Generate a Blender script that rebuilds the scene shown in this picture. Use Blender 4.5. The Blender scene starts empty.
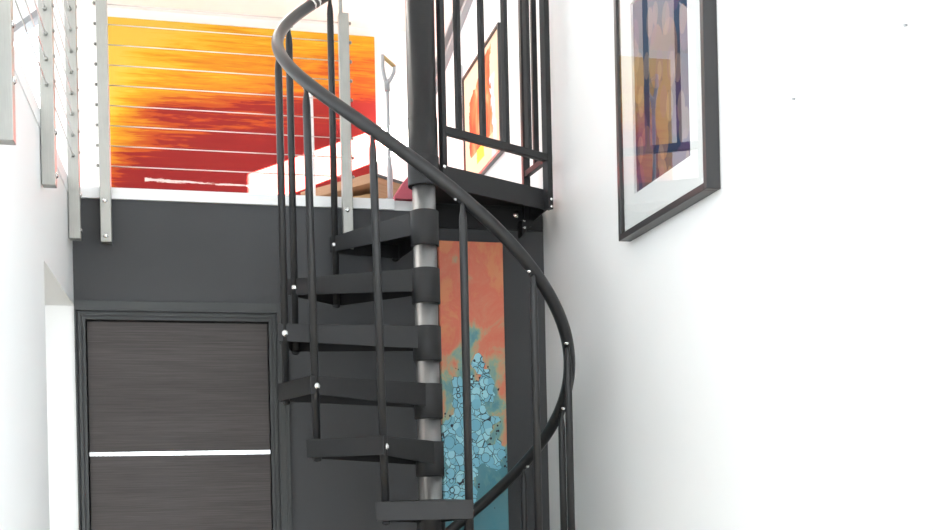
import bpy, bmesh, math, random
from mathutils import Vector, Matrix
S = bpy.context.scene
COL = S.collection
PI = math.pi
rnd = random.Random(4)

# ------------------------------------------------------------------ materials
def srgb(r, g, b):
    def f(c):
        c /= 255.0
        return c / 12.92 if c <= 0.04045 else ((c + 0.055) / 1.055) ** 2.4
    return (f(r), f(g), f(b), 1.0)

class N:
    """small node-tree builder"""
    def __init__(self, name):
        self.m = bpy.data.materials.new(name); self.m.use_nodes = True
        self.t = self.m.node_tree; self.t.nodes.clear()
        self.out = self.t.nodes.new('ShaderNodeOutputMaterial')
    def n(self, typ, **kw):
        x = self.t.nodes.new(typ)
        for k, v in kw.items(): setattr(x, k, v)
        return x
    def l(self, a, b): self.t.links.new(a, b)
    def setv(self, sock, v):
        if hasattr(v, 'is_output'): self.l(v, sock)
        else: sock.default_value = v
    def math(self, op, a, b=0.0, c=None, clamp=False):
        x = self.n('ShaderNodeMath', operation=op); x.use_clamp = clamp
        self.setv(x.inputs[0], a); self.setv(x.inputs[1], b)
        if c is not None: self.setv(x.inputs[2], c)
        return x.outputs[0]
    def mix(self, f, a, b):
        x = self.n('ShaderNodeMix', data_type='RGBA')
        self.setv(x.inputs[0], f); self.setv(x.inputs[6], a); self.setv(x.inputs[7], b)
        return x.outputs[2]
    def ramp(self, f, stops, interp='LINEAR'):
        x = self.n('ShaderNodeValToRGB'); cr = x.color_ramp; cr.interpolation = interp
        while len(cr.elements) > 1: cr.elements.remove(cr.elements[-1])
        cr.elements[0].position = stops[0][0]; cr.elements[0].color = stops[0][1]
        for p, c in stops[1:]:
            e = cr.elements.new(p); e.color = c
        self.setv(x.inputs[0], f)
        return x.outputs[0]
    def coords(self, kind='Generated'):
        return self.n('ShaderNodeTexCoord').outputs[kind]
    def sep(self, v):
        x = self.n('ShaderNodeSeparateXYZ'); self.l(v, x.inputs[0]); return x.outputs
    def mapping(self, v, scale=(1, 1, 1), loc=(0, 0, 0)):
        x = self.n('ShaderNodeMapping'); self.l(v, x.inputs[0])
        x.inputs['Scale'].default_value = scale; x.inputs['Location'].default_value = loc
        return x.outputs[0]
    def noise(self, v, scale, detail=3, rough=0.5, dist=0.0):
        x = self.n('ShaderNodeTexNoise'); self.l(v, x.inputs['Vector'])
        x.inputs['Scale'].default_value = scale; x.inputs['Detail'].default_value = detail
        x.inputs['Roughness'].default_value = rough; x.inputs['Distortion'].default_value = dist
        return x.outputs['Fac']
    def voronoi(self, v, scale, feature='F1', rand=1.0):
        x = self.n('ShaderNodeTexVoronoi', feature=feature); self.l(v, x.inputs['Vector'])
        x.inputs['Scale'].default_value = scale; x.inputs['Randomness'].default_value = rand
        return x
    def principled(self, col, rough=0.5, metal=0.0, spec=0.5, bump=None, bstr=0.1, bdist=0.002):
        p = self.n('ShaderNodeBsdfPrincipled')
        self.setv(p.inputs['Base Color'], col); self.setv(p.inputs['Roughness'], rough)
        p.inputs['Metallic'].default_value = metal; p.inputs['Specular IOR Level'].default_value = spec
        if bump is not None:
            b = self.n('ShaderNodeBump'); b.inputs['Strength'].default_value = bstr
            b.inputs['Distance'].default_value = bdist
            self.l(bump, b.inputs['Height']); self.l(b.outputs[0], p.inputs['Normal'])
        self.l(p.outputs[0], self.out.inputs[0])
        return p

def plain(name, c, rough=0.5, metal=0.0, var=0.06, scale=14.0, spec=0.5, bump=0.0):
    k = N(name); co = k.coords('Object')
    nz = k.noise(co, scale, 4)
    lo = tuple(q * (1 - var) for q in c[:3]) + (1,); hi = tuple(min(1, q * (1 + var)) for q in c[:3]) + (1,)
    colr = k.mix(nz, lo, hi)
    fine = k.noise(co, scale * 14, 2) if bump else None
    k.principled(colr, rough, metal, spec, fine, bump)
    return k.m

M = {}
M['white_wall'] = plain('white wall paint', (0.80, 0.815, 0.82), 0.65, 0, 0.02, 3, 0.3, 0.05)
M['ceiling'] = plain('ceiling paint', (0.83, 0.82, 0.79), 0.8, 0, 0.02, 3, 0.2)
M['dark_wall'] = plain('charcoal wall paint', (0.068, 0.070, 0.074), 0.75, 0, 0.05, 2.2, 0.15, 0.04)
M['dark_trim'] = plain('charcoal trim paint', (0.062, 0.066, 0.068), 0.55, 0, 0.04, 3, 0.25)
M['black_steel'] = plain('black powder coated steel', (0.020, 0.0203, 0.0218), 0.45, 0.0, 0.10, 30, 0.3, 0.06)
M['rail_steel'] = plain('black rail coating', (0.019, 0.0195, 0.021), 0.38, 0.0, 0.10, 30, 0.4, 0.03)
M['bolt'] = plain('bright zinc', (0.82, 0.82, 0.82), 0.22, 1.0, 0.05, 40)
M['white_trim'] = plain('white trim paint', (0.82, 0.83, 0.84), 0.5, 0, 0.02, 3, 0.4)
M['window_frame'] = plain('grey window frame', (0.28, 0.29, 0.30), 0.45, 0, 0.04, 8)
M['facade_frame'] = plain('dark facade frame', (0.05, 0.052, 0.056), 0.45, 0, 0.04, 8)
M['picture_frame'] = plain('black picture frame', (0.035, 0.034, 0.036), 0.35, 0, 0.08, 20)
M['mat_board'] = plain('white mat board', (0.88, 0.89, 0.89), 0.85, 0, 0.015, 30, 0.2)
M['grey_plastic'] = plain('grey pole coating', (0.42, 0.43, 0.45), 0.45, 0, 0.06, 10)
M['grip'] = plain('tan wooden grip', (0.55, 0.38, 0.16), 0.5, 0, 0.12, 30)
M['white_paint'] = plain('glossy white paint', (0.85, 0.85, 0.85), 0.35, 0, 0.02, 10)
M['pink_cloth'] = plain('pinkish red cloth', (0.55, 0.13, 0.17), 0.9, 0, 0.15, 25, 0.2, 0.4)
M['tan_fabric'] = plain('tan fabric', (0.50, 0.33, 0.18), 0.9, 0, 0.12, 25, 0.2, 0.4)
M['blind'] = plain('pale pink blind', (0.78, 0.64, 0.60), 0.85, 0, 0.03, 6, 0.2)

def steel(name, c, rough, metal=1.0, sc=(1, 1, 60)):
    k = N(name); co = k.coords('Object')
    st = k.noise(k.mapping(co, sc), 12, 3)
    blot = k.noise(co, 18, 4, 0.6)
    base = k.mix(st, tuple(q * 0.86 for q in c) + (1,), tuple(min(1, q * 1.1) for q in c) + (1,))
    base = k.mix(k.math('MULTIPLY', blot, 0.35), base, tuple(q * 0.6 for q in c) + (1,))
    r = k.math('ADD', rough, k.math('MULTIPLY', blot, 0.12))
    k.principled(base, r, metal, 0.5, st, 0.04)
    return k.m
M['stainless'] = steel('brushed stainless', (0.43, 0.43, 0.405), 0.36, 0.8, (40, 40, 1.5))
M['cable'] = steel('stainless cable', (0.72, 0.70, 0.68), 0.30, 0.8, (60, 60, 60))
M['galvanised'] = steel('galvanised pole steel', (0.50, 0.505, 0.51), 0.33, 0.9, (50, 50, 2))

def wood_door():
    k = N('dark grained door veneer'); co = k.coords('Object')
    g1 = k.noise(k.mapping(co, (0.9, 1, 75)), 3.0, 6, 0.65, 0.15)
    g2 = k.noise(k.mapping(co, (3.0, 1, 210)), 3.0, 3, 0.6)
    big = k.noise(k.mapping(co, (0.6, 1, 7)), 2.0, 3)
    v = k.math('ADD', k.math('MULTIPLY', g1, 0.55), k.math('ADD', k.math('MULTIPLY', g2, 0.3), k.math('MULTIPLY', big, 0.2)))
    c = k.ramp(v, [(0.30, (0.026, 0.023, 0.0225, 1)), (0.52, (0.060, 0.053, 0.052, 1)), (0.72, (0.098, 0.088, 0.086, 1))])
    k.principled(c, 0.5, 0, 0.25, g2, 0.12)
    return k.m
M['door_wood'] = wood_door()

def floor_mat():
    k = N('pale timber floor'); co = k.coords('Object')
    s = k.sep(co)
    plank = k.math('FRACT', k.math('MULTIPLY', s[0], 7.0))
    seam = k.math('LESS_THAN', plank, 0.02)
    g = k.noise(k.mapping(co, (14, 1.2, 1)), 3, 5)
    c = k.mix(g, (0.46, 0.36, 0.25, 1), (0.60, 0.49, 0.36, 1))
    c = k.mix(seam, c, (0.2, 0.15, 0.1, 1))
    k.principled(c, 0.4)
    return k.m
M['floor'] = floor_mat()

def box_wood():
    k = N('tan plywood'); co = k.coords('Object')
    g = k.noise(k.mapping(co, (1.5, 1.5, 30)), 6, 4)
    k.principled(k.mix(g, srgb(148, 108, 76), srgb(172, 134, 102)), 0.6)
    return k.m
M['box_wood'] = box_wood()

def glass_mat():
    k = N('clear glass')
    fr = k.n('ShaderNodeFresnel'); fr.inputs['IOR'].default_value = 1.5
    g = k.n('ShaderNodeBsdfGlossy'); g.inputs['Roughness'].default_value = 0.01
    t = k.n('ShaderNodeBsdfTransparent'); t.inputs['Color'].default_value = (0.99, 0.995, 0.993, 1)
    m = k.n('ShaderNodeMixShader')
    geo = k.n('ShaderNodeNewGeometry')
    f = k.math('MULTIPLY', fr.outputs[0], k.math('SUBTRACT', 1.0, geo.outputs['Backfacing']))
    f = k.math('MULTIPLY', f, 1.85, clamp=True)
    k.l(f, m.inputs[0]); k.l(t.outputs[0], m.inputs[1]); k.l(g.outputs[0], m.inputs[2])
    k.l(m.outputs[0], k.out.inputs[0])
    return k.m
M['glass'] = glass_mat()

def sunset_canvas():
    """yellow to deep red abstract with dragged, horizontal brush streaks"""
    k = N('orange abstract paint'); co = k.coords('Generated'); s = k.sep(co)
    u, w = s[0], s[2]
    drag = k.noise(k.mapping(co, (2.2, 1, 26)), 2.0, 7, 0.68, 0.4)
    broad = k.noise(k.mapping(co, (1.1, 1, 5), (3.1, 0, 1.7)), 1.6, 5, 0.6, 0.6)
    fine = k.noise(k.mapping(co, (9, 1, 90), (1.3, 0, 0)), 2.0, 4, 0.7)
    # yellow hugs the left edge and the upper left
    left = k.math('POWER', k.math('SUBTRACT', 1.0, u, clamp=True), 9.0)
    t = k.math('ADD', k.math('MULTIPLY', w, 0.90), k.math('MULTIPLY', k.math('SUBTRACT', 0.5, u), 0.22))
    t = k.math('ADD', t, k.math('MULTIPLY', left, 0.34))
    t = k.math('ADD', t, k.math('MULTIPLY', k.math('SUBTRACT', drag, 0.5), 0.62))
    t = k.math('ADD', t, k.math('MULTIPLY', k.math('SUBTRACT', broad, 0.5), 0.60))
    c = k.ramp(t, [(0.30, srgb(116, 28, 28)), (0.485, srgb(120, 32, 28)), (0.515, srgb(148, 58, 26)), (0.60, srgb(158, 74, 28)),
                   (0.66, srgb(172, 104, 30)), (0.74, srgb(180, 120, 30)), (0.82, srgb(188, 140, 34)), (0.90, srgb(194, 156, 48)), (1.0, srgb(198, 164, 66))])
    # flecks of dark dry-brush
    fl = k.math('MULTIPLY', k.math('GREATER_THAN', fine, 0.655), k.math('GREATER_THAN', drag, 0.52))
    c = k.mix(k.math('MULTIPLY', fl, 0.55), c, srgb(96, 44, 26))
    # one thin white stroke low on the canvas
    wave = k.math('ADD', 0.176, k.math('MULTIPLY', k.math('SUBTRACT', 0.30, u), 0.028))
    thick = k.math('ADD', k.math('MULTIPLY', k.math('SUBTRACT', 0.36, u, clamp=True), 0.026), 0.0028)
    d = k.math('ABSOLUTE', k.math('SUBTRACT', k.math('SUBTRACT', w, wave), k.math('MULTIPLY', k.math('SUBTRACT', fine, 0.5), 0.035)))
    st = k.math('MULTIPLY', k.math('LESS_THAN', d, thick), k.math('MULTIPLY', k.math('GREATER_THAN', u, 0.12), k.math('LESS_THAN', u, 0.55)))
    c = k.mix(st, c, srgb(190, 176, 172))
    k.principled(c, 0.6, 0, 0.1, drag, 0.15)
    return k.m
M['sunset_canvas'] = sunset_canvas()

def bubble_canvas():
    """coral to teal ground with a drift of pale blue outlined cells"""
    k = N('coral and teal paint'); co = k.coords('Object'); s = k.sep(co)   # object origin at canvas centre, metres
    x, z = s[0], s[2]
    n1 = k.noise(k.mapping(co, (1, 1, 0.7)), 6.5, 5, 0.62, 0.5)
    n2 = k.noise(k.mapping(co, (1, 1, 1), (4, 2, 1)), 9.0, 6, 0.65)
    # z runs +0.73 (top) .. -0.73
    t = k.math('ADD', k.math('MULTIPLY', z, 0.66), k.math('MULTIPLY', k.math('SUBTRACT', n1, 0.5), 2.3))
    t = k.math('ADD', t, k.math('MULTIPLY', k.math('ABSOLUTE', x), 0.55))
    t = k.math('ADD', t, 0.34)
    c = k.ramp(t, [(0.10, srgb(58, 132, 150)), (0.26, srgb(92, 150, 156)), (0.38, srgb(140, 164, 140)), (0.46, srgb(190, 150, 116)),
                   (0.58, srgb(214, 118, 92)), (0.80, srgb(214, 102, 80)), (1.0, srgb(216, 130, 88))])
    c = k.mix(k.math('MULTIPLY', n2, 0.25), c, srgb(176, 170, 142))
    # whole cells are in or out of the drift
    warp = k.n('ShaderNodeVectorMath', operation='ADD')
    nt = k.n('ShaderNodeTexNoise'); k.l(co, nt.inputs['Vector']); nt.inputs['Scale'].default_value = 16
    sc = k.n('ShaderNodeVectorMath', operation='SCALE'); k.l(nt.outputs['Color'], sc.inputs[0]); sc.inputs['Scale'].default_value = 0.012
    flat = k.mapping(co, (1, 0, 1)); k.l(flat, warp.inputs[0]); k.l(sc.outputs[0], warp.inputs[1])
    flat2 = k.mapping(warp.outputs[0], (1, 0, 0.9))
    v = k.voronoi(flat2, 34.0, 'F1'); e = k.voronoi(flat2, 34.0, 'DISTANCE_TO_EDGE')
    ps = k.sep(v.outputs['Position']); cx = ps[0]; cz = k.math('DIVIDE', ps[2], 0.9)
    jit = k.math('MULTIPLY', k.math('SUBTRACT', k.noise(v.outputs['Position'], 25, 2), 0.5), 0.10)
    def ell(x0, z0, rx, rz):
        a = k.math('DIVIDE', k.math('SUBTRACT', cx, x0), rx); b = k.math('DIVIDE', k.math('SUBTRACT', cz, z0), rz)
        return k.math('ADD', k.math('MULTIPLY', a, a), k.math('MULTIPLY', b, b))
    dd = None
    for q in [(-0.045, -0.14, 0.11, 0.14), (0.0, 0.02, 0.05, 0.12), (0.032, 0.19, 0.018, 0.07), (0.062, 0.10, 0.034, 0.07), (-0.065, 0.05, 0.036, 0.11), (0.085, -0.20, 0.055, 0.07), (-0.07, -0.33, 0.07, 0.16), (0.03, -0.06, 0.07, 0.06)]:
        r = ell(*q); dd = r if dd is None else k.math('MINIMUM', dd, r)
    inside = k.math('LESS_THAN', k.math('ADD', dd, k.math('MULTIPLY', jit, 13.0)), 1.0)
    rim = k.math('LESS_THAN', k.math('ADD', dd, k.math('MULTIPLY', jit, 22.0)), 1.25)
    tone = k.sep(v.outputs['Color'])[0]
    pal = [(0.0, srgb(112, 176, 198)), (0.5, srgb(138, 200, 218)), (1.0, srgb(158, 212, 222))]
    blue = k.ramp(tone, pal)
    ink = srgb(34, 42, 54)
    blue = k.mix(k.math('LESS_THAN', e.outputs['Distance'], 0.035), blue, ink)
    for scl, off, rr in ((26.0, 3.0, 0.44), (21.0, 7.0, 0.46), (17.0, 1.6, 0.42)):
        vv = k.voronoi(k.mapping(warp.outputs[0], (1, 0, 0.85), (off * 0.013, 0, off * 0.017)), scl, 'F1', 0.9)
        dcol = k.ramp(k.sep(vv.outputs['Color'])[1], pal)
        dist = vv.outputs['Distance']
        blue = k.mix(k.math('LESS_THAN', dist, rr), blue, ink)
        blue = k.mix(k.math('LESS_THAN', dist, rr - 0.028), blue, dcol)
    tiny = k.math('MULTIPLY', k.math('LESS_THAN', k.voronoi(flat2, 62, 'F1').outputs['Distance'], 0.30), k.math('SUBTRACT', rim, inside, clamp=True))
    c = k.mix(tiny, c, srgb(38, 34, 46))
    c = k.mix(inside, c, blue)
    spk = k.math('LESS_THAN', k.voronoi(k.mapping(co, (1, 0, 1), (3, 0, 2)), 11, 'F1').outputs['Distance'], 0.035)
    c = k.mix(spk, c, srgb(50, 44, 52))
    k.principled(c, 0.45, 0, 0.35, n2, 0.08)
    return k.m
M['bubble_canvas'] = bubble_canvas()

def droplet_print():
    """blue, amber and violet print of overlapping soft discs"""
    k = N('droplet print'); co = k.coords('Generated'); s = k.sep(co); w = s[2]
    n = k.noise(k.mapping(co, (1, 1, 2)), 2.4, 4, 0.55, 0.4)
    t = k.math('ADD', w, k.math('MULTIPLY', k.math('SUBTRACT', n, 0.5), 0.22))
    c = k.ramp(t, [(0.0, srgb(22, 52, 84)), (0.14, srgb(18, 50, 86)), (0.24, srgb(46, 42, 84)), (0.38, srgb(66, 44, 78)), (0.50, srgb(40, 56, 84)),
                   (0.66, srgb(30, 62, 92)), (0.80, srgb(34, 66, 98)), (1.0, srgb(40, 70, 104))])
    v3 = k.mapping(co, (0, 3.2, 3.2))
    for scl, off, a, colr in [(0.9, 0.0, 0.36, srgb(176, 130, 96)), (1.5, 5.0, 0.34, srgb(120, 76, 124)), (2.0, 9.0, 0.32, srgb(176, 150, 130))]:
        vm = k.mapping(co, (0, 3.2, 2.6), (0, off, off * 0.7))
        d = k.voronoi(vm, scl, 'F1', 0.9).outputs['Distance']
        ring = k.math('LESS_THAN', d, 0.42)
        c = k.mix(k.math('MULTIPLY', ring, a), c, colr)
    k.principled(c, 0.6, 0, 0.2)
    return k.m
M['droplet_print'] = droplet_print()

def vase_print():
    """cream sheet with loose orange and red strokes beside a pale upright form"""
    k = N('cream sheet with orange strokes'); co = k.coords('Generated'); s = k.sep(co); y, w = s[1], s[2]
    # y = 0 is the end nearest the room, 1 the far end
    n = k.noise(k.mapping(co, (1, 3, 1.4)), 2.2, 4, 0.6, 0.5)
    yy = k.math('ADD', y, k.math('MULTIPLY', k.math('SUBTRACT', n, 0.5), 0.34))
    band = k.math('MULTIPLY', k.math('GREATER_THAN', yy, 0.24), k.math('LESS_THAN', yy, 0.84))
    band = k.math('MULTIPLY', band, k.math('LESS_THAN', k.math('ADD', w, k.math('MULTIPLY', yy, 0.42)), 1.08))
    band = k.math('MULTIPLY', band, k.math('GREATER_THAN', w, 0.22))
    oc = k.ramp(n, [(0.32, srgb(150, 52, 40)), (0.46, srgb(206, 82, 48)), (0.6, srgb(232, 128, 82)), (0.72, srgb(240, 176, 140))])
    c = k.mix(band, srgb(232, 196, 168), oc)
    pale = k.math('MULTIPLY', k.math('MULTIPLY', k.math('GREATER_THAN', yy, 0.14), k.math('LESS_THAN', yy, 0.25)), k.math('LESS_THAN', w, 0.70))
    c = k.mix(pale, c, srgb(200, 198, 206))
    yel = k.math('MULTIPLY', k.math('LESS_THAN', k.math('ABSOLUTE', k.math('SUBTRACT', yy, 0.55)), 0.13), k.math('LESS_THAN', k.math('ABSOLUTE', k.math('SUBTRACT', w, 0.17)), 0.06))
    c = k.mix(yel, c, srgb(244, 200, 70))
    k.principled(c, 0.6, 0, 0.2)
    return k.m
M['vase_print'] = vase_print()

# ------------------------------------------------------------------ mesh helpers
class MB:
    def __init__(self): self.bm = bmesh.new()
    def box(self, x0, x1, y0, y1, z0, z1, mat=None):
        vs = [self.bm.verts.new(Vector((x, y, z)) if mat is None else mat @ Vector((x, y, z)))
              for x in (x0, x1) for y in (y0, y1) for z in (z0, z1)]
        for q in ((0, 1, 3, 2), (4, 6, 7, 5), (0, 4, 5, 1), (2, 3, 7, 6), (0, 2, 6, 4), (1, 5, 7, 3)):
            self.bm.faces.new([vs[i] for i in q])
        return self
    def prism(self, pts, z0, z1):
        """vertical prism over a plan polygon; z0/z1 may be lists per point"""
        n = len(pts)
        a = [self.bm.verts.new((p[0], p[1], z0[i] if isinstance(z0, (list, tuple)) else z0)) for i, p in enumerate(pts)]
        b = [self.bm.verts.new((p[0], p[1], z1[i] if isinstance(z1, (list, tuple)) else z1)) for i, p in enumerate(pts)]
        self.bm.faces.new(list(reversed(a))); self.bm.faces.new(b)
        for i in range(n):
            j = (i + 1) % n
            self.bm.faces.new((a[i], a[j], b[j], b[i]))
        return self
    def wallplate(self, p, q, t, z0p, z0q, z1, inward):
        """upright plate from plan point p to q, thickness t toward 'inward' (2D unit)"""
        pts = [p, q, (q[0] + inward[0] * t, q[1] + inward[1] * t), (p[0] + inward[0] * t, p[1] + inward[1] * t)]
        return self.prism(pts, [z0p, z0q, z0q, z0p], z1)
    def tube(self, pts, r, seg=14, flat=None):
        """swept tube with closed ends; r scalar or list; flat = per-point squash in the second frame axis"""
        pts = [Vector(p) for p in pts]; n = len(pts)
        rs = r if isinstance(r, (list, tuple)) else [r] * n
        tang = []
        for i in range(n):
            tang.append((pts[min(i + 1, n - 1)] - pts[max(i - 1, 0)]).normalized())
        ref = Vector((0, 0, 1)) if abs(tang[0].z) < 0.9 else Vector((1, 0, 0))
        u = tang[0].cross(ref).normalized()
        rings = []
        for i in range(n):
            u = (u - tang[i] * u.dot(tang[i])).normalized(); v = tang[i].cross(u)
            sq = flat[i] if flat else 1.0
            rings.append([self.bm.verts.new(pts[i] + (u * math.cos(2 * PI * k / seg) + v * sq * math.sin(2 * PI * k / seg)) * rs[i]) for k in range(seg)])
        for i in range(n - 1):
            for k in range(seg):
                f = self.bm.faces.new((rings[i][k], rings[i][(k + 1) % seg], rings[i + 1][(k + 1) % seg], rings[i + 1][k])); f.smooth = True
        self.bm.faces.new(list(reversed(rings[0]))); self.bm.faces.new(rings[-1])
        return self
    def lathe(self, c, prof, seg=32, axis=None):
        """prof = [(radius, height)], around +Z (or axis) from c"""
        rot = Matrix() if axis is None else Vector((0, 0, 1)).rotation_difference(Vector(axis)).to_matrix().to_4x4()
        T = Matrix.Translation(Vector(c)) @ rot
        rings = [[self.bm.verts.new(T @ Vector((r * math.cos(2 * PI * k / seg), r * math.sin(2 * PI * k / seg), h))) for k in range(seg)] for r, h in prof]
        for i in range(len(rings) - 1):
            sm = abs(prof[i + 1][1] - prof[i][1]) > 1e-6
            for k in range(seg):
                f = self.bm.faces.new((rings[i][k], rings[i][(k + 1) % seg], rings[i + 1][(k + 1) % seg], rings[i + 1][k])); f.smooth = sm
        self.bm.faces.new(list(reversed(rings[0]))); self.bm.faces.new(rings[-1])
        return self
    def build(self, name, mat, parent=None, bevel=0.0, origin=None):
        me = bpy.data.meshes.new(name)
        bmesh.ops.recalc_face_normals(self.bm, faces=self.bm.faces)
        if origin is not None:
            bmesh.ops.translate(self.bm, verts=self.bm.verts, vec=-Vector(origin))
        self.bm.to_mesh(me); self.bm.free()
        me.materials.append(M[mat] if isinstance(mat, str) else mat)
        o = bpy.data.objects.new(name, me); COL.objects.link(o)
        if origin is not None: o.location = origin
        if parent is not None:
            o.parent = parent
            if origin is None: pass
        if bevel:
            b = o.modifiers.new('Bevel', 'BEVEL'); b.width = bevel; b.segments = 2; b.limit_method = 'ANGLE'; b.angle_limit = math.radians(40)
            b.harden_normals = False
        return o

def tag(o, label=None, cat=None, group=None, kind=None):
    if label: o['label'] = label
    if cat: o['category'] = cat
    if group: o['group'] = group
    if kind: o['kind'] = kind
    return o

def thing(name, label, cat, loc, group=None):
    o = bpy.data.objects.new(name, None); COL.objects.link(o); o.location = loc; o.empty_display_size = 0.1
    return tag(o, label, cat, group)

class Rel:
    """builds parts in world coordinates under an Empty that stands at its base"""
    def __init__(self, root): self.root = root; self.inv = Matrix.Translation(-root.location)
    def part(self, mb, name, mat, bevel=0.0, parent=None):
        bmesh.ops.transform(mb.bm, matrix=self.inv, verts=mb.bm.verts)
        return mb.build(name, mat, parent or self.root, bevel)

def struct(mb, name, mat, parent=None, bevel=0.0):
    o = mb.build(name, mat, parent, bevel); o['kind'] = 'structure'; return o

# ------------------------------------------------------------------ fixed dimensions (metres)
EYE = 1.57
XL, XR = -0.475, 1.515          # faces of the left and right walls of the stair well
YW = 4.68                       # face of the dark wall under the loft
YF = 7.60                       # far wall of the loft
ZF = 2.822                      # loft floor
ZC = 4.80                       # ceiling
XO, YN = -3.5, -3.0             # outer left wall, front facade
TH = math.atan(0.243)           # camera heading, to the right of +Y

# ------------------------------------------------------------------ room shell
struct(MB().box(XO - 0.2, XR + 0.2, YN - 0.2, YF + 0.2, -0.15, 0.0), 'floor', 'floor')
struct(MB().box(XO - 0.2, XR + 0.2, YN - 0.2, YF + 0.2, ZC, ZC + 0.2), 'ceiling', 'ceiling')

# right wall: big window beside the viewer, a narrow sunny slot at the far end of the loft
SLOT_Y0, SLOT_Y1, SLOT_Z0, SLOT_Z1 = 6.94, 7.58, 3.975, 4.255
w = MB()
x0, x1 = XR, XR + 0.02
def rwall(y0, y1, z0, z1): w.box(XR, XR + 0.16, y0, y1, z0, z1)
rwall(YN, -2.2, 0, ZC); rwall(-2.2, 1.9, 0, 0.25); rwall(-2.2, 1.9, 4.4, ZC); rwall(1.9, 6.9, 0, ZC)
rwall(6.9, SLOT_Y0, 0, ZC); rwall(SLOT_Y0, YF + 0.2, 0, SLOT_Z0 - 0.0); rwall(SLOT_Y0, YF + 0.2, SLOT_Z1, ZC); rwall(SLOT_Y1, YF + 0.2, SLOT_Z0, SLOT_Z1)
struct(w, 'wall_right', 'white_wall')
g = MB()
for z in (0.25, 1.55, 2.95, 4.34): g.box(XR + 0.03, XR + 0.11, -2.2, 1.9, z, z + 0.06)
for y in (-2.2, -0.85, 0.5, 1.84): g.box(XR + 0.03, XR + 0.11, y, y + 0.06, 0.25, 4.4)
o = struct(g, 'window_1', 'facade_frame')
struct(MB().box(XR + 0.065, XR + 0.071, -2.2, 1.9, 0.25, 4.4), 'pane', 'glass', o)

# front wall behind the viewer with one wide window
FX0, FX1, FZa, FZb = -2.6, 1.2, 0.5, 3.3
w = MB()
w.box(XO - 0.16, XR + 0.16, YN - 0.15, YN, 0, FZa).box(XO - 0.16, XR + 0.16, YN - 0.15, YN, FZb, ZC)
w.box(XO - 0.16, FX0, YN - 0.15, YN, FZa, FZb).box(FX1, XR + 0.16, YN - 0.15, YN, FZa, FZb)
struct(w, 'wall_front', 'white_wall')
g = MB()
for x in (FX0, -0.88, FX1 - 0.06): g.box(x, x + 0.06, YN - 0.12, YN - 0.04, FZa, FZb)
for z in (FZa, FZb - 0.06): g.box(FX0, FX1, YN - 0.12, YN - 0.04, z, z + 0.06)
o = struct(g, 'window_2', 'facade_frame')
struct(MB().box(FX0, FX1, YN - 0.083, YN - 0.077, FZa, FZb), 'pane', 'glass', o)

# outer left wall, windows low in the front room and high on the mezzanine
w = MB()
def lwall(y0, y1, z0, z1): w.box(XO - 0.16, XO, y0, y1, z0, z1)
lwall(YN, -2.6, 0, ZC); lwall(-2.6, 2.6, 0, 0.25); lwall(-2.6, 2.6, 4.5, ZC); lwall(2.6, 3.0, 0, ZC)
lwall(3.0, 7.0, 0, 3.0); lwall(3.0, 7.0, 4.6, ZC); lwall(7.0, YF + 0.2, 0, ZC)
struct(w, 'wall_outer_left', 'white_wall')
g = MB()
for z in (0.25, 2.3, 4.44): g.box(XO - 0.11, XO - 0.03, -2.6, 2.6, z, z + 0.06)
for y in (-2.6, -1.32, -0.03, 1.25, 2.54): g.box(XO - 0.11, XO - 0.03, y, y + 0.06, 0.25, 4.5)
o = struct(g, 'window_3', 'facade_frame')
struct(MB().box(XO - 0.073, XO - 0.067, -2.6, 2.6, 0.25, 4.5), 'pane', 'glass', o)
g = MB()
for z in (3.0, 4.54): g.box(XO - 0.11, XO - 0.03, 3.0, 7.0, z, z + 0.06)
for y in (3.0, 4.31, 5.63, 6.94): g.box(XO - 0.11, XO - 0.03, y, y + 0.06, 3.0, 4.6)
o = struct(g, 'window_4', 'window_frame')
struct(MB().box(XO - 0.073, XO - 0.067, 3.0, 7.0, 3.0, 4.6), 'pane', 'glass', o)

# far loft wall with a gable window whose head is raked
w = MB()
WX0, WX1, WZ0 = -2.1, -0.900, 3.35
zr = lambda x: 4.795 + (x + 0.90) * 0.835      # raked head
w.box(XO - 0.16, WX0, YF, YF + 0.16, 0, ZC).box(WX1, XR + 0.16, YF, YF + 0.16, 0, ZC).box(WX0, WX1, YF, YF + 0.16, 0, WZ0)
b = w.bm
vs = [b.verts.new(v) for y in (YF, YF + 0.16) for v in ((WX0, y, zr(WX0)), (WX1, y, zr(WX1)), (WX1, y, ZC), (WX0, y, ZC))]
for q in ((0, 1, 2, 3), (7, 6, 5, 4), (0, 4, 5, 1), (1, 5, 6, 2), (2, 6, 7, 3), (3, 7, 4, 0)): b.faces.new([vs[i] for i in q])
struct(w, 'wall_back_loft', 'white_wall')
g = MB()
g.box(WX0, WX1, YF + 0.02, YF + 0.10, WZ0, WZ0 + 0.05).box(WX1 - 0.03, WX1, YF + 0.02, YF + 0.10, WZ0, zr(WX1) - 0.03).box(WX0, WX0 + 0.05, YF + 0.02, YF + 0.10, WZ0, zr(WX0) - 0.03)
b = g.bm
vs = [b.verts.new(v) for y in (YF - 0.02, YF + 0.10) for v in ((WX0, y, zr(WX0) - 0.045), (WX1, y, zr(WX1) - 0.045), (WX1, y, zr(WX1) - 0.002), (WX0, y, zr(WX0) - 0.002))]
for q in ((0, 1, 2, 3), (7, 6, 5, 4), (0, 4, 5, 1), (1, 5, 6, 2), (2, 6, 7, 3), (3, 7, 4, 0)): b.faces.new([vs[i] for i in q])
o = struct(g, 'window_5', 'window_frame')
struct(MB().prism([(WX0, YF + 0.057), (WX1, YF + 0.057), (WX1, YF + 0.063), (WX0, YF + 0.063)], WZ0, [zr(WX0) - 0.05, zr(WX1) - 0.05, zr(WX1) - 0.05, zr(WX0) - 0.05]), 'pane', 'glass', o)

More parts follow.
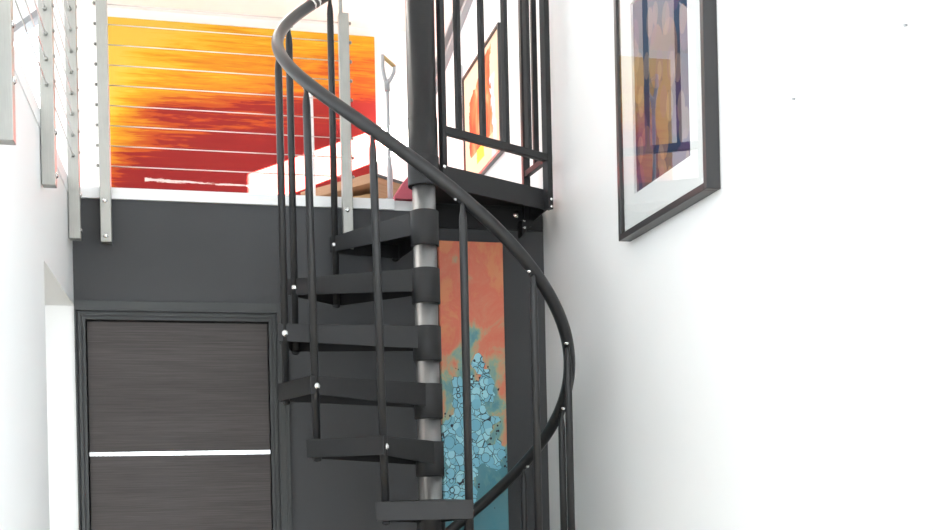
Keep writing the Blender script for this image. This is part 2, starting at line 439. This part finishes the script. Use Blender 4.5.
# dark wall under the loft, around the door
DX0, DX1, DZ = -0.433, 0.298, 2.290
w = MB()
w.box(XL, DX0, YW, YW + 0.14, 0, 2.779).box(DX1, XR, YW, YW + 0.14, 0, 2.779).box(DX0, DX1, YW, YW + 0.14, DZ, 2.779)
struct(w, 'wall_back', 'dark_wall')
# loft floor slab and left mezzanine
struct(MB().box(XL, XR, YW + 0.002, YF, 2.779, ZF).box(XO, XL - 0.12, 2.2, YF, 2.345, ZF), 'floor_loft', 'white_trim')
# white wall under the mezzanine, in line with the dark one
struct(MB().box(XO, XL, YW, YW + 0.14, 0, 2.344), 'wall_back_left', 'white_wall')
# stub of left wall carrying the mezzanine edge, with the opening beside the dark wall
struct(MB().box(XL - 0.12, XL, 2.2, 3.80, 0, ZF - 0.001).box(XL - 0.12, XL, 3.80, YW + 0.01, 2.345, ZF - 0.001), 'wall_left', 'white_wall')
# white edging of the loft floor, grey edging along the mezzanine
struct(MB().box(XL, 0.842, YW - 0.014, YW + 0.002, 2.779, ZF + 0.002), 'trim_1', 'white_trim')
struct(MB().box(XL - 0.002, XL + 0.003, 2.2, YW - 0.015, 2.762, ZF + 0.002), 'trim_2', 'white_trim')

# door casing, in steps
c = MB()
def casing(off0, off1, proud):
    c.box(DX0 - off1, DX0 - off0, YW - proud, YW, 0, DZ + off1)
    c.box(DX1 + off0, DX1 + off1, YW - proud, YW, 0, DZ + off1)
    c.box(DX0 - off0, DX1 + off0, YW - proud, YW, DZ + off0, DZ + off1)
casing(0.0, 0.010, 0.004); casing(0.016, 0.028, 0.008); casing(0.034, 0.0405, 0.016)
c.box(DX1 + 0.0405, DX1 + 0.078, YW - 0.016, YW, 0, DZ + 0.074)
c.box(DX0 - 0.0405, DX1 + 0.0405, YW - 0.016, YW, DZ + 0.0405, DZ + 0.074)
c.box(DX1 + 0.060, DX1 + 0.064, YW - 0.019, YW - 0.015, 0, DZ + 0.074)
struct(c, 'trim_3', 'dark_trim', bevel=0.0012)
c = MB().box(DX0 - 0.0405, XR, YW - 0.019, YW - 0.0165, DZ + 0.072, DZ + 0.075)
d = struct(MB().box(DX0 + 0.004, DX1 - 0.004, YW + 0.018, YW + 0.060, 0.005, DZ - 0.005), 'door_1', 'door_wood', bevel=0.002)
st = MB().box(DX0 + 0.004, DX1 - 0.004, YW + 0.0165, YW + 0.0215, 1.736, 1.752).build('inlay_strip', 'bolt', d); st['label'] = 'bright metal inlay strip'

# high loft window on the right wall, blind down, sloping frame below it
v = struct(MB().prism([(XR - 0.006, 5.70), (XR - 0.0005, 5.70), (XR - 0.0005, 6.9), (XR - 0.006, 6.9)], [4.31, 4.31, 4.10, 4.10], 4.79), 'window_6', 'blind')
fb = MB()
fb.prism([(XR - 0.035, 5.70), (XR - 0.0005, 5.70), (XR - 0.0005, 6.9), (XR - 0.035, 6.9)], [4.27, 4.27, 4.06, 4.06], [4.30, 4.30, 4.09, 4.09])
fb.prism([(XR - 0.055, 5.70), (XR - 0.0005, 5.70), (XR - 0.0005, 6.9), (XR - 0.055, 6.9)], [4.33, 4.33, 4.12, 4.12], [4.355, 4.355, 4.145, 4.145])
struct(fb, 'window_frame', 'window_frame', v)

# ------------------------------------------------------------------ spiral staircase
PX, PY = 0.859, 4.12
RV = Vector((math.cos(TH), -math.sin(TH), 0)); FV = Vector((math.sin(TH), math.cos(TH), 0))
def polar(deg, r, z=0.0):
    a = math.radians(deg)
    p = Vector((PX, PY, 0)) + RV * (r * math.sin(a)) - FV * (r * math.cos(a))
    p.z = z
    return p
RISE, STEP, PHI0, Z0 = 0.22, 30.0, 15.7, 1.534
RB = 0.540           # balusters and handrail
RT = 0.568           # tread nose
ztop = lambda n: Z0 + RISE * n
phi = lambda n: PHI0 - STEP * n
NMIN, NMAX = -6, 5

stair = thing('spiral_staircase', 'black steel spiral staircase winding round a galvanised centre pole up to the loft', 'staircase', (PX, PY, 0))
rs = Rel(stair)
P = lambda z: Vector((PX, PY, z))
rs.part(MB().lathe(P(0.0), [(0.16, 0.0), (0.16, 0.012), (0.0445, 0.0121), (0.0445, 2.75)], 40), 'centre_pole', 'galvanised')['label'] = 'bare galvanised pole'
rs.part(MB().lathe(P(2.727), [(0.0575, 0.0), (0.0575, 0.012), (0.0575, 0.0125), (0.0575, 0.26), (0.0550, 0.2605), (0.0550, 1.20), (0.04, 1.22), (0.005, 1.225)], 40), 'pole_sleeve', 'black_steel')

def bolt(c, axis, r=0.008):
    return MB().lathe(c, [(r * 1.25, 0), (r * 1.25, 0.002), (r, 0.0021), (r * 0.85, 0.005), (r * 0.4, 0.0065)], 14, axis)

for n in range(NMIN, NMAX + 1):
    zt = ztop(n); pf = phi(n) + 0.7; pr = pf - 33.4
    fo, ro = polar(pf, RT, 0), polar(pr, RT, 0)
    ang = lambda d: polar(d, 1, 0) - Vector((PX, PY, 0))
    mid = (pf + pr) / 2
    md = ang(mid); side = Vector((-md.y, md.x, 0))
    if (ang(pf) - md).dot(side) < 0: side = -side
    fi = Vector((PX, PY, 0)) + md * 0.030 + side * 0.042
    ri = Vector((PX, PY, 0)) + md * 0.030 - side * 0.042
    t = MB()
    t.prism([fi, fo, ro, ri], zt - 0.005, zt)
    cen = (fi + fo + ro + ri) / 4
    def inward(a, b):
        d = (b - a); d.z = 0; nrm = Vector((-d.y, d.x, 0)).normalized()
        return nrm if nrm.dot(cen - a) > 0 else -nrm
    t.wallplate(fi, fo, 0.005, zt - 0.088, zt - 0.064, zt - 0.0045, inward(fi, fo))
    t.wallplate(ri, ro, 0.005, zt - 0.088, zt - 0.064, zt - 0.0045, inward(ri, ro))
    t.wallplate(fo, ro, 0.005, zt - 0.064, zt - 0.064, zt - 0.0045, inward(fo, ro))
    tr = rs.part(t, 'tread', 'black_steel', 0.0012)
    rs.part(MB().lathe(P(zt - 0.134), [(0.052, 0), (0.0545, 0.002), (0.0545, 0.132), (0.052, 0.134), (0.03, 0.1341)], 40), 'hub_collar', 'black_steel', 0, tr)
    # bright bolt on the front plate, beside the nose
    fd = (fo - fi).normalized(); out = -inward(fi, fo)
    bp = fo - fd * 0.028; bp.z = zt - 0.036
    rs.part(bolt(bp, out, 0.0095), 'bolt', 'bolt', 0, tr)['label'] = 'bright bolt head'
    # clip under the rear corner that takes the next baluster's foot
    rd = (ro - ri).normalized(); q = ro - rd * 0.03 + inward(ri, ro) * 0.020
    q2 = polar(phi(n + 1), RB)
    rs.part(MB().lathe(Vector((q2.x, q2.y, zt - 0.078)), [(0.005, -0.002), (0.009, 0), (0.0145, 0.003), (0.0145, 0.013)], 16), 'foot_nut', 'black_steel', 0, tr)

hz = lambda n: 2.547 + RISE * n
# balusters: from the rear corner of the tread below, through the nose of their own tread, to the rail
for n in range(NMIN, NMAX + 1):
    pb = polar(phi(n), RB)
    zb = ztop(n - 1) - 0.066 if n > NMIN else 0.0
    zt = hz(n) - 0.012
    pt = polar(phi(n) - 2.0, RB) if n in (1, 2, 3) else pb       # three of them lean a little
    if n in (1, 2, 3): zt = hz(n) + 0.002
    pts = [Vector((pb.x, pb.y, 0)).lerp(Vector((pt.x, pt.y, 0)), (z - zb) / (zt - zb)) + Vector((0, 0, z)) for z in (zb, zt - 0.075, zt - 0.05, zt - 0.03, zt)]
    bl = rs.part(MB().tube(pts, [0.0138, 0.0138, 0.0135, 0.0135, 0.0135], 16, [1, 1, 0.9, 0.6, 0.5]), 'baluster', 'rail_steel')
    a = math.radians(phi(n)); tg = -(RV * math.cos(a) + FV * math.sin(a))
    bp = Vector((pb.x, pb.y, hz(n) - 0.005)) + tg * 0.0225
    rs.part(bolt(bp, tg, 0.008), 'bolt', 'bolt', 0, bl)['label'] = 'bright bolt head'

# handrail: one helix
pts = []
k0, k1 = NMIN - 0.25, 5.86
for i in range(161):
    n = k0 + (k1 - k0) * i / 160
    p = polar(phi(n), RB, hz(n)); pts.append(p)
hr = rs.part(MB().tube(pts, 0.0225, 18), 'handrail', 'rail_steel')
def hel(n): return polar(phi(n), RB, hz(n))
for n in (4.60, 4.70):
    rs.part(MB().tube([hel(n), hel(n + 0.02), hel(n + 0.04)], 0.0236, 20), 'coupling_ring', 'bolt', 0, hr)['label'] = 'bright steel joint ring'

# landing plate between pole, corner and loft edge
ZL = ZF - 0.002
near_in = Vector((0.915, 4.118, 0)); corner = Vector((1.448, 4.410, 0)); back_r = Vector((1.448, YW - 0.002, 0)); back_l = Vector((0.935, YW - 0.002, 0)); hubl = Vector((0.845, 4.18, 0))
t = MB()
t.prism([near_in, corner, back_r, back_l, hubl], ZL - 0.006, ZL)
cen = Vector((1.2, 4.5, 0))
def plate(a, b, z0, z1, th=0.006):
    d = b - a; nr = Vector((-d.y, d.x, 0)).normalized()
    if nr.dot(cen - a) < 0: nr = -nr
    t.wallplate(a, b, th, z0, z0, z1, nr)
plate(near_in, corner, ZL - 0.085, ZL - 0.005); plate(corner, back_r, ZL - 0.085, ZL - 0.005)
plate(back_l, back_r, ZL - 0.095, ZL - 0.005); plate(hubl, back_l, ZL - 0.085, ZL - 0.005)
lp = rs.part(t, 'landing_plate', 'black_steel', 0.0015)
rs.part(MB().lathe(P(2.728), [(0.0600, 0), (0.0605, 0.002), (0.0605, 0.11), (0.0600, 0.112)], 40), 'hub_collar', 'black_steel', 0, lp)
m = MB().box(0.93, 1.508, YW - 0.018, YW - 0.001, ZL - 0.112, ZL - 0.02)
rs.part(m, 'wall_bracket', 'black_steel', 0.0015, lp)
rs.part(bolt(Vector((1.388, YW - 0.018, 2.778)), (0, -1, 0), 0.013), 'bolt', 'bolt', 0, lp)['label'] = 'bright bolt head'
m = MB().prism([(1.392, 4.60), (1.398, 4.60), (1.398, 4.66), (1.392, 4.66)], ZL - 0.15, ZL - 0.08).prism([(1.392, 4.595), (1.450, 4.595), (1.450, 4.601), (1.392, 4.601)], [ZL - 0.15, ZL - 0.09, ZL - 0.09, ZL - 0.15], ZL - 0.08)
rs.part(m, 'corner_bracket', 'black_steel', 0.001, lp)
for bz in (2.735, 2.705):
    rs.part(bolt(Vector((1.402, 4.595, bz)), (0, -1, 0), 0.0055), 'bolt', 'bolt', 0, lp)['label'] = 'bright bolt head'

# ------------------------------------------------------------------ landing guardrail
gr = thing('landing_guardrail', 'black square-bar guardrail on the landing beside the right wall', 'railing', (1.19, 4.25, ZL))
rg = Rel(gr)
dirn = (corner - near_in).normalized(); prp = Vector((-dirn.y, dirn.x, 0))
ZT = 3.80
def bar(c, hw, z0, z1, name, d=dirn):
    pr = Vector((-d.y, d.x, 0))
    pts = [c + d * hw + pr * hw, c - d * hw + pr * hw, c - d * hw - pr * hw, c + d * hw - pr * hw]
    rg.part(MB().prism(pts, z0, z1), name, 'black_steel', 0.0015)
base = near_in + prp * 0.004 + dirn * 0.005
L = (corner - near_in).length
ay = Vector((0, 1, 0))
# posts
A0 = near_in + dirn * 0.019 - prp * 0.012
C0 = corner - prp * 0.012 - dirn * 0.006
B0 = Vector((1.431, YW - 0.03, 0))
bar(A0, 0.0115, ZL - 0.065, ZT, 'post'); bar(C0, 0.0150, ZL - 0.085, ZT, 'post'); bar(B0, 0.0155, ZL - 0.10, ZT, 'post', ay)
# rails
def rail(a, b, z, h, wd, name):
    d = (b - a).normalized(); pr = Vector((-d.y, d.x, 0)) * wd
    rg.part(MB().prism([a + pr, a - pr, b - pr, b + pr], z - h, z + h), name, 'black_steel', 0.0015)
ZR = 2.949
rail(A0, C0 + dirn * 0.018, ZR, 0.015, 0.013, 'bottom_rail'); rail(C0 + ay * 0.014, B0 - ay * 0.014, ZR, 0.013, 0.011, 'bottom_rail')
rail(A0, C0, ZT, 0.015, 0.016, 'top_rail'); rail(C0, B0, ZT, 0.015, 0.016, 'top_rail')
for k in (0.145, 0.365, 0.59, 0.81):
    bar(A0 + (C0 - A0) * k, 0.0105, ZR + 0.012, ZT - 0.014, 'bar')
bar(C0 + (B0 - C0) * 0.5, 0.0115, ZR + 0.012, ZT - 0.014, 'bar', ay)
for z in (2.775, 2.745):
    rg.part(bolt(C0 - prp * 0.0155 + dirn * 0.002 + Vector((0, 0, z)), -prp if prp.y > 0 else prp, 0.005), 'bolt', 'bolt')['label'] = 'bright bolt head'
rg.part(bolt(near_in + dirn * 0.012 - prp * 0.026 + Vector((0, 0, ZL - 0.015)), -prp, 0.006), 'bolt', 'bolt')['label'] = 'bright bolt head'

# ------------------------------------------------------------------ stainless cable railings
ZP0, ZP1, ZH = 2.592, 3.59, 3.725
cz = [2.903 + 0.0816 * k for k in range(9)]
lr = thing('cable_railing', 'stainless cable railing along the loft edge in front of the big orange painting', 'railing', (0.15, YW, ZF))
r1 = Rel(lr)
for cx in (-0.3405, 0.635):
    p = r1.part(MB().box(cx - 0.021, cx + 0.021, YW - 0.062, YW - 0.016, ZP0, ZP1), 'post', 'stainless', 0.002)
    for z in (2.757, 2.616):
        r1.part(bolt(Vector((cx - 0.002, YW - 0.062, z)), (0, -1, 0), 0.0085), 'bolt', 'bolt', 0, p)['label'] = 'bright bolt head'
    sx = -1 if cx < 0 else 1
    for z in cz:
        a = (cx + sx * 0.021, YW - 0.039, z); b2 = (cx + sx * 0.033, YW - 0.039, z)
        r1.part(MB().lathe(a, [(0.006, 0), (0.006, 0.006), (0.0075, 0.0061), (0.0065, 0.011), (0.003, 0.013)], 12, (sx, 0, 0)), 'cable_stud', 'stainless', 0, p)
    r1.part(MB().tube([(cx - 0.01, YW - 0.039, ZP1 - 0.005), (cx - 0.01, YW - 0.039, ZH - 0.01)], 0.008, 12), 'rail_stub', 'stainless', 0, p)
for z in cz:
    r1.part(MB().tube([(-0.318, YW - 0.039, z), (0.613, YW - 0.039, z)], 0.0022, 8), 'cable', 'cable')
r1.part(MB().tube([(-0.43, YW - 0.039, ZH), (0.70, YW - 0.039, ZH)], 0.019, 16), 'handrail', 'stainless')

sr = thing('cable_railing', 'stainless cable railing on the white mezzanine edge at far left', 'railing', (XL, 3.8, ZF))
r2 = Rel(sr)
YS = (2.935, 3.778, 4.543)
for cy in YS:
    p = r2.part(MB().box(XL + 0.0035, XL + 0.046, cy - 0.021, cy + 0.021, 2.46 if cy < 3 else 2.580, ZP1), 'post', 'stainless', 0.002)
    for z in (2.757, 2.616):
        r2.part(bolt(Vector((XL + 0.046, cy, z)), (1, 0, 0), 0.0085), 'bolt', 'bolt', 0, p)['label'] = 'bright bolt head'
    for z in cz:
        r2.part(MB().lathe((XL + 0.025, cy - 0.021, z), [(0.006, 0), (0.006, 0.006), (0.0075, 0.0061), (0.0065, 0.011), (0.003, 0.013)], 12, (0, -1, 0)), 'cable_stud', 'stainless', 0, p)
        r2.part(MB().lathe((XL + 0.046, cy, z + 0.02), [(0.006, 0), (0.006, 0.003), (0.004, 0.005)], 12, (1, 0, 0)), 'cable_stud', 'stainless', 0, p)
    r2.part(MB().tube([(XL + 0.025, cy, ZP1 - 0.005), (XL + 0.025, cy, ZH - 0.01)], 0.008, 12), 'rail_stub', 'stainless', 0, p)
for z in cz:
    r2.part(MB().tube([(XL + 0.025, YS[0] + 0.02, z), (XL + 0.025, YS[1] - 0.02, z)], 0.0022, 8), 'cable', 'cable')
    r2.part(MB().tube([(XL + 0.025, YS[1] + 0.02, z), (XL + 0.025, YS[2] - 0.02, z)], 0.0022, 8), 'cable', 'cable')
r2.part(MB().tube([(XL + 0.025, 2.75, ZH), (XL + 0.025, 4.60, ZH)], 0.019, 16), 'handrail', 'stainless')

# ------------------------------------------------------------------ pictures
# big orange canvas on the far loft wall
tag(MB().box(-0.518, 1.250, YF - 0.036, YF - 0.001, 3.43, 4.727).build('abstract_picture', 'sunset_canvas', None, 0.003, origin=(0.366, YF - 0.001, 3.43)),
    'large unframed orange, yellow and deep red abstract painting on the far loft wall', 'painting')
# tall narrow canvas on the dark wall
cb = (1.177, YW - 0.016, 1.925)
tag(MB().box(1.030, 1.317, YW - 0.032, YW - 0.001, 1.195, 2.648).build('canvas_painting', 'bubble_canvas', None, 0.002, origin=cb),
    'tall narrow coral and teal canvas with blue bubbles on the dark wall', 'painting')
# framed print on the right wall
FY0, FY1, FZ0, FZ1 = 2.972, 3.672, 2.439, 3.42
pf = thing('framed_print', 'black-framed glazed print of soft coloured discs on the right white wall', 'picture', (XR, (FY0 + FY1) / 2, FZ0))
rp = Rel(pf); fw, fx = 0.022, XR - 0.046
f = MB()
f.box(fx, XR - 0.001, FY0, FY0 + fw, FZ0, FZ1).box(fx, XR - 0.001, FY1 - fw, FY1, FZ0, FZ1)
f.box(fx, XR - 0.001, FY0 + fw, FY1 - fw, FZ0, FZ0 + fw).box(fx, XR - 0.001, FY0 + fw, FY1 - fw, FZ1 - fw, FZ1)
rp.part(f, 'frame', 'picture_frame', 0.0015)
IY0, IY1, IZ0, IZ1 = 3.110, 3.556, 2.577, 3.235
mt = MB()
ma, mb_ = XR - 0.030, XR - 0.020
mt.box(ma, mb_, FY0 + fw, IY0, FZ0 + fw, FZ1 - fw).box(ma, mb_, IY1, FY1 - fw, FZ0 + fw, FZ1 - fw).box(ma, mb_, IY0, IY1, FZ0 + fw, IZ0).box(ma, mb_, IY0, IY1, IZ1, FZ1 - fw)
rp.part(mt, 'mat_board', 'mat_board')
rp.part(MB().box(XR - 0.0205, XR - 0.017, IY0 - 0.01, IY1 + 0.01, IZ0 - 0.01, IZ1 + 0.01), 'print_sheet', 'droplet_print')
rp.part(MB().box(XR - 0.040, XR - 0.037, FY0 + fw, FY1 - fw, FZ0 + fw, FZ1 - fw), 'glass_pane', 'glass')
# framed picture on the right wall of the loft
LY0, LY1, LZ0, LZ1 = 5.26, 6.03, 3.245, 3.885
pf = thing('framed_picture', 'thin dark-framed picture of loose orange strokes hanging up in the loft', 'picture', (XR, (LY0 + LY1) / 2, LZ0))
rp = Rel(pf); fw = 0.014
f = MB()
f.box(XR - 0.026, XR - 0.001, LY0, LY0 + fw, LZ0, LZ1).box(XR - 0.026, XR - 0.001, LY1 - fw, LY1, LZ0, LZ1)
f.box(XR - 0.026, XR - 0.001, LY0 + fw, LY1 - fw, LZ0, LZ0 + fw).box(XR - 0.026, XR - 0.001, LY0 + fw, LY1 - fw, LZ1 - fw, LZ1)
rp.part(f, 'frame', 'picture_frame', 0.001)
rp.part(MB().box(XR - 0.016, XR - 0.001, LY0 + fw, LY1 - fw, LZ0 + fw, LZ1 - fw), 'print_sheet', 'vase_print')

# small plates beside it
for i, z in enumerate((3.955, 3.735)):
    sw = MB().box(XR - 0.014, XR - 0.001, 6.09, 6.14, z - 0.035, z + 0.035).build('wall_switch', 'grey_plastic', None, 0.003, origin=(XR - 0.001, 6.115, z - 0.035))
    tag(sw, ['small grey wall plate beside the loft picture, the upper of two', 'small grey wall plate beside the loft picture, the lower of two'][i], 'wall plate', 'wall plates beside the loft picture')
for i, (y, z) in enumerate(((2.552, 2.557), (2.09, 2.556))):
    nl = MB().lathe((XR - 0.0005, y, z), [(0.0025, 0), (0.0025, 0.006), (0.0045, 0.0061), (0.0035, 0.008)], 10, (-1, 0, 0)).build('picture_nail', 'grey_plastic')
    tag(nl, ['tiny nail in the bare white wall, the one nearer the framed print', 'tiny nail in the bare white wall, farthest right of the framed print'][i], 'nail', 'nails in the right wall')

# ------------------------------------------------------------------ things standing at the loft edge
# tan open-fronted box with its corner to the room
bx = thing('storage_box', 'tan wooden open-fronted box standing on the loft floor behind the railing', 'box', (0.829, 5.139, ZF + 0.001))
bx.rotation_euler.z = math.atan2(0.381, -0.294)      # local x runs along the open front, away to the left
LB, DB, HB, tk = 0.50, 0.30, 0.250, 0.016
q = MB()
q.box(0, LB, -DB, 0, HB - 0.045, HB); q.box(0, LB, -DB, 0, 0, tk); q.box(0, tk, -DB, 0, tk, HB - 0.045); q.box(LB - tk, LB, -DB, 0, tk, HB - 0.045)
q.box(tk, LB - tk, -DB, -DB + tk, tk, HB - 0.045)
q.build('carcass', 'box_wood', bx, 0.002)
MB().box(-0.004, 0, -DB, 0.0, HB - 0.016, HB - 0.002).build('edge_strip', 'facade_frame', bx)['label'] = 'dark edge strip along the top'
# rounded cushion on the open shelf
cu = MB(); bmesh.ops.create_uvsphere(cu.bm, u_segments=28, v_segments=16, radius=1.0)
for vtx in cu.bm.verts:
    c0 = vtx.co; sgn = lambda a, e: math.copysign(abs(a) ** e, a)
    vtx.co = Vector((sgn(c0.x, 0.7) * 0.135, sgn(c0.y, 0.7) * 0.085, sgn(c0.z, 0.8) * 0.082 + 0.004 * math.sin(9 * c0.x)))
for fc in cu.bm.faces: fc.smooth = True
Rz = Matrix.Rotation(bx.rotation_euler.z, 4, 'Z')
co_ = Vector(bx.location) + (Rz @ Vector((0.170, -0.095, 0))) + Vector((0, 0, tk + 0.0875))
cob = cu.build('cushion', 'tan_fabric'); cob.location = co_; cob.rotation_euler.z = bx.rotation_euler.z
tag(cob, 'rounded tan cushion lying inside the tan open-fronted box', 'cushion')

# slim grey pole with a D grip
gp = thing('grip_pole', 'slim grey pole with a D-shaped grip standing upright at the loft edge', 'pole', (0.848, 4.791, ZF + 0.001))
ro = Rel(gp); zb = ZF + 0.001
ro.part(MB().box(0.823, 0.873, 4.765, 4.815, zb, zb + 0.032), 'foot_block', 'grey_plastic', 0.003)
ro.part(MB().tube([(0.848, 4.791, zb + 0.03), (0.848, 4.791, 2.99), (0.847, 4.791, 3.015), (0.844, 4.791, 3.33)], [0.0125, 0.0125, 0.0085, 0.0085], 16), 'shaft', 'grey_plastic')
ro.part(MB().tube([(0.844, 4.791, 3.335), (0.843, 4.791, 3.368), (0.860, 4.791, 3.388), (0.876, 4.791, 3.418), (0.878, 4.791, 3.447)], [0.0135, 0.0135, 0.0085, 0.008, 0.008], 14)
        .tube([(0.842, 4.791, 3.365), (0.832, 4.791, 3.398), (0.825, 4.791, 3.44), (0.826, 4.791, 3.492)], [0.010, 0.009, 0.009, 0.010], 14), 'yoke', 'grey_plastic')
ro.part(MB().tube([(0.825, 4.791, 3.488), (0.880, 4.791, 3.443)], 0.0085, 14), 'grip', 'grip')['label'] = 'tan grip bar'
# slim white pole seen past the balusters
wp = thing('white_pole', 'slim white pole standing on the loft floor between the balusters and orange painting', 'pole', (0.532, 5.0, ZF + 0.001))
rw = Rel(wp)
rw.part(MB().tube([(0.532, 5.0, zb + 0.004), (0.528, 5.0, 3.36)], 0.011, 14), 'shaft', 'white_paint')
rw.part(MB().lathe((0.532, 5.0, zb), [(0.04, 0), (0.04, 0.006), (0.014, 0.02)], 20), 'foot', 'white_paint')
rw.part(MB().tube([(0.528, 5.0, 3.355), (0.532, 5.0, 3.40), (0.556, 5.0, 3.425)], [0.011, 0.010, 0.009], 12), 'hook', 'white_paint')
# folded pinkish red cloth lying where loft and landing meet
pc = MB()
prof = [(0.848, 0.002), (0.844, 0.014), (0.862, 0.044), (0.884, 0.076), (0.908, 0.102), (0.955, 0.104), (1.00, 0.098), (1.03, 0.06), (1.035, 0.002)]
ys = [4.657, 4.68, 4.71, 4.74, 4.758]
rows = []
for j, y in enumerate(ys):
    s = [0.94, 1.0, 1.04, 1.0, 0.9][j]
    rows.append([pc.bm.verts.new((x, y, ZF + 0.001 + h * s + (0.003 * math.sin(13 * x + 2 * j) if h > 0.01 else 0))) for x, h in prof])
for j in range(len(ys) - 1):
    for i in range(len(prof) - 1):
        fc = pc.bm.faces.new((rows[j][i], rows[j][i + 1], rows[j + 1][i + 1], rows[j + 1][i])); fc.smooth = True
    pc.bm.faces.new((rows[j][0], rows[j + 1][0], rows[j + 1][-1], rows[j][-1]))
pc.bm.faces.new(rows[0]); pc.bm.faces.new(list(reversed(rows[-1])))
tag(pc.build('folded_cloth', 'pink_cloth', None, 0, origin=(0.95, 4.71, ZF + 0.001)), 'folded pinkish red cloth lying at the loft edge beside the centre pole', 'cloth')

# ------------------------------------------------------------------ light
wd = bpy.data.worlds.new('Sky'); S.world = wd; wd.use_nodes = True
nt = wd.node_tree; bg = nt.nodes['Background']
tc = nt.nodes.new('ShaderNodeTexCoord'); sp = nt.nodes.new('ShaderNodeSeparateXYZ'); rp_ = nt.nodes.new('ShaderNodeValToRGB')
nt.links.new(tc.outputs['Generated'], sp.inputs[0]); nt.links.new(sp.outputs[2], rp_.inputs[0])
rp_.color_ramp.elements[0].color = (0.92, 0.96, 1.0, 1); rp_.color_ramp.elements[1].color = (0.80, 0.90, 1.0, 1)
nt.links.new(rp_.outputs[0], bg.inputs[0]); bg.inputs[1].default_value = 5.6

# low sun coming in through the narrow slot of the right loft wall only
sun = bpy.data.lights.new('low_sun', 'SPOT'); sun.energy = 1700000; sun.shadow_soft_size = 0.05; sun.color = (1.0, 0.92, 0.74)
sun.spot_size = math.radians(7.0); sun.spot_blend = 0.1
so = bpy.data.objects.new('low_sun', sun); COL.objects.link(so)
yy = 1.99
sd = Vector((-yy, 1.0, -0.41 * yy)).normalized()
so.location = Vector((XR, 7.26, 4.115)) - sd * 12.0
so.rotation_euler = sd.to_track_quat('-Z', 'Y').to_euler()

def area(name, loc, target, sx, sy, power, col):
    l = bpy.data.lights.new(name, 'AREA'); l.shape = 'RECTANGLE'; l.size = sx; l.size_y = sy; l.energy = power; l.color = col
    o = bpy.data.objects.new(name, l); COL.objects.link(o); o.location = loc
    o.rotation_euler = (Vector(target) - Vector(loc)).to_track_quat('-Z', 'Y').to_euler()
    return o
# unseen area lamp under the ceiling, added to brighten the loft
area('loft_fill_light', (0.3, 6.1, ZC - 0.02), (0.3, 6.1, 0), 0.9, 0.9, 40, (1.0, 0.94, 0.86))

# ------------------------------------------------------------------ camera
cd = bpy.data.cameras.new('camera'); cam = bpy.data.objects.new('camera', cd); COL.objects.link(cam)
cd.sensor_width = 36.0; cd.sensor_fit = 'HORIZONTAL'; cd.lens = 1100.0 / 933.0 * 36.0
cd.shift_y = (489.0 - 265.0) / 933.0; cd.clip_start = 0.05
roll = math.atan(0.022)
fw_, rt = FV.copy(), RV.copy(); up = Vector((0, 0, 1))
# verticals lean to the right going down: the camera's own up tilts right of plumb
cu_ = (up * math.cos(roll) + rt * math.sin(roll)); cr_ = (rt * math.cos(roll) - up * math.sin(roll))
mw = Matrix((cr_, cu_, -fw_)).transposed().to_4x4(); mw.translation = Vector((0, 0, EYE))
cam.matrix_world = mw
S.camera = cam
S.view_settings.view_transform = 'Standard'; S.view_settings.look = 'None'
S.view_settings.exposure = 0.0; S.view_settings.gamma = 1.0; S.view_settings.use_curve_mapping = False
S.cycles.max_bounces = 10; S.cycles.diffuse_bounces = 6
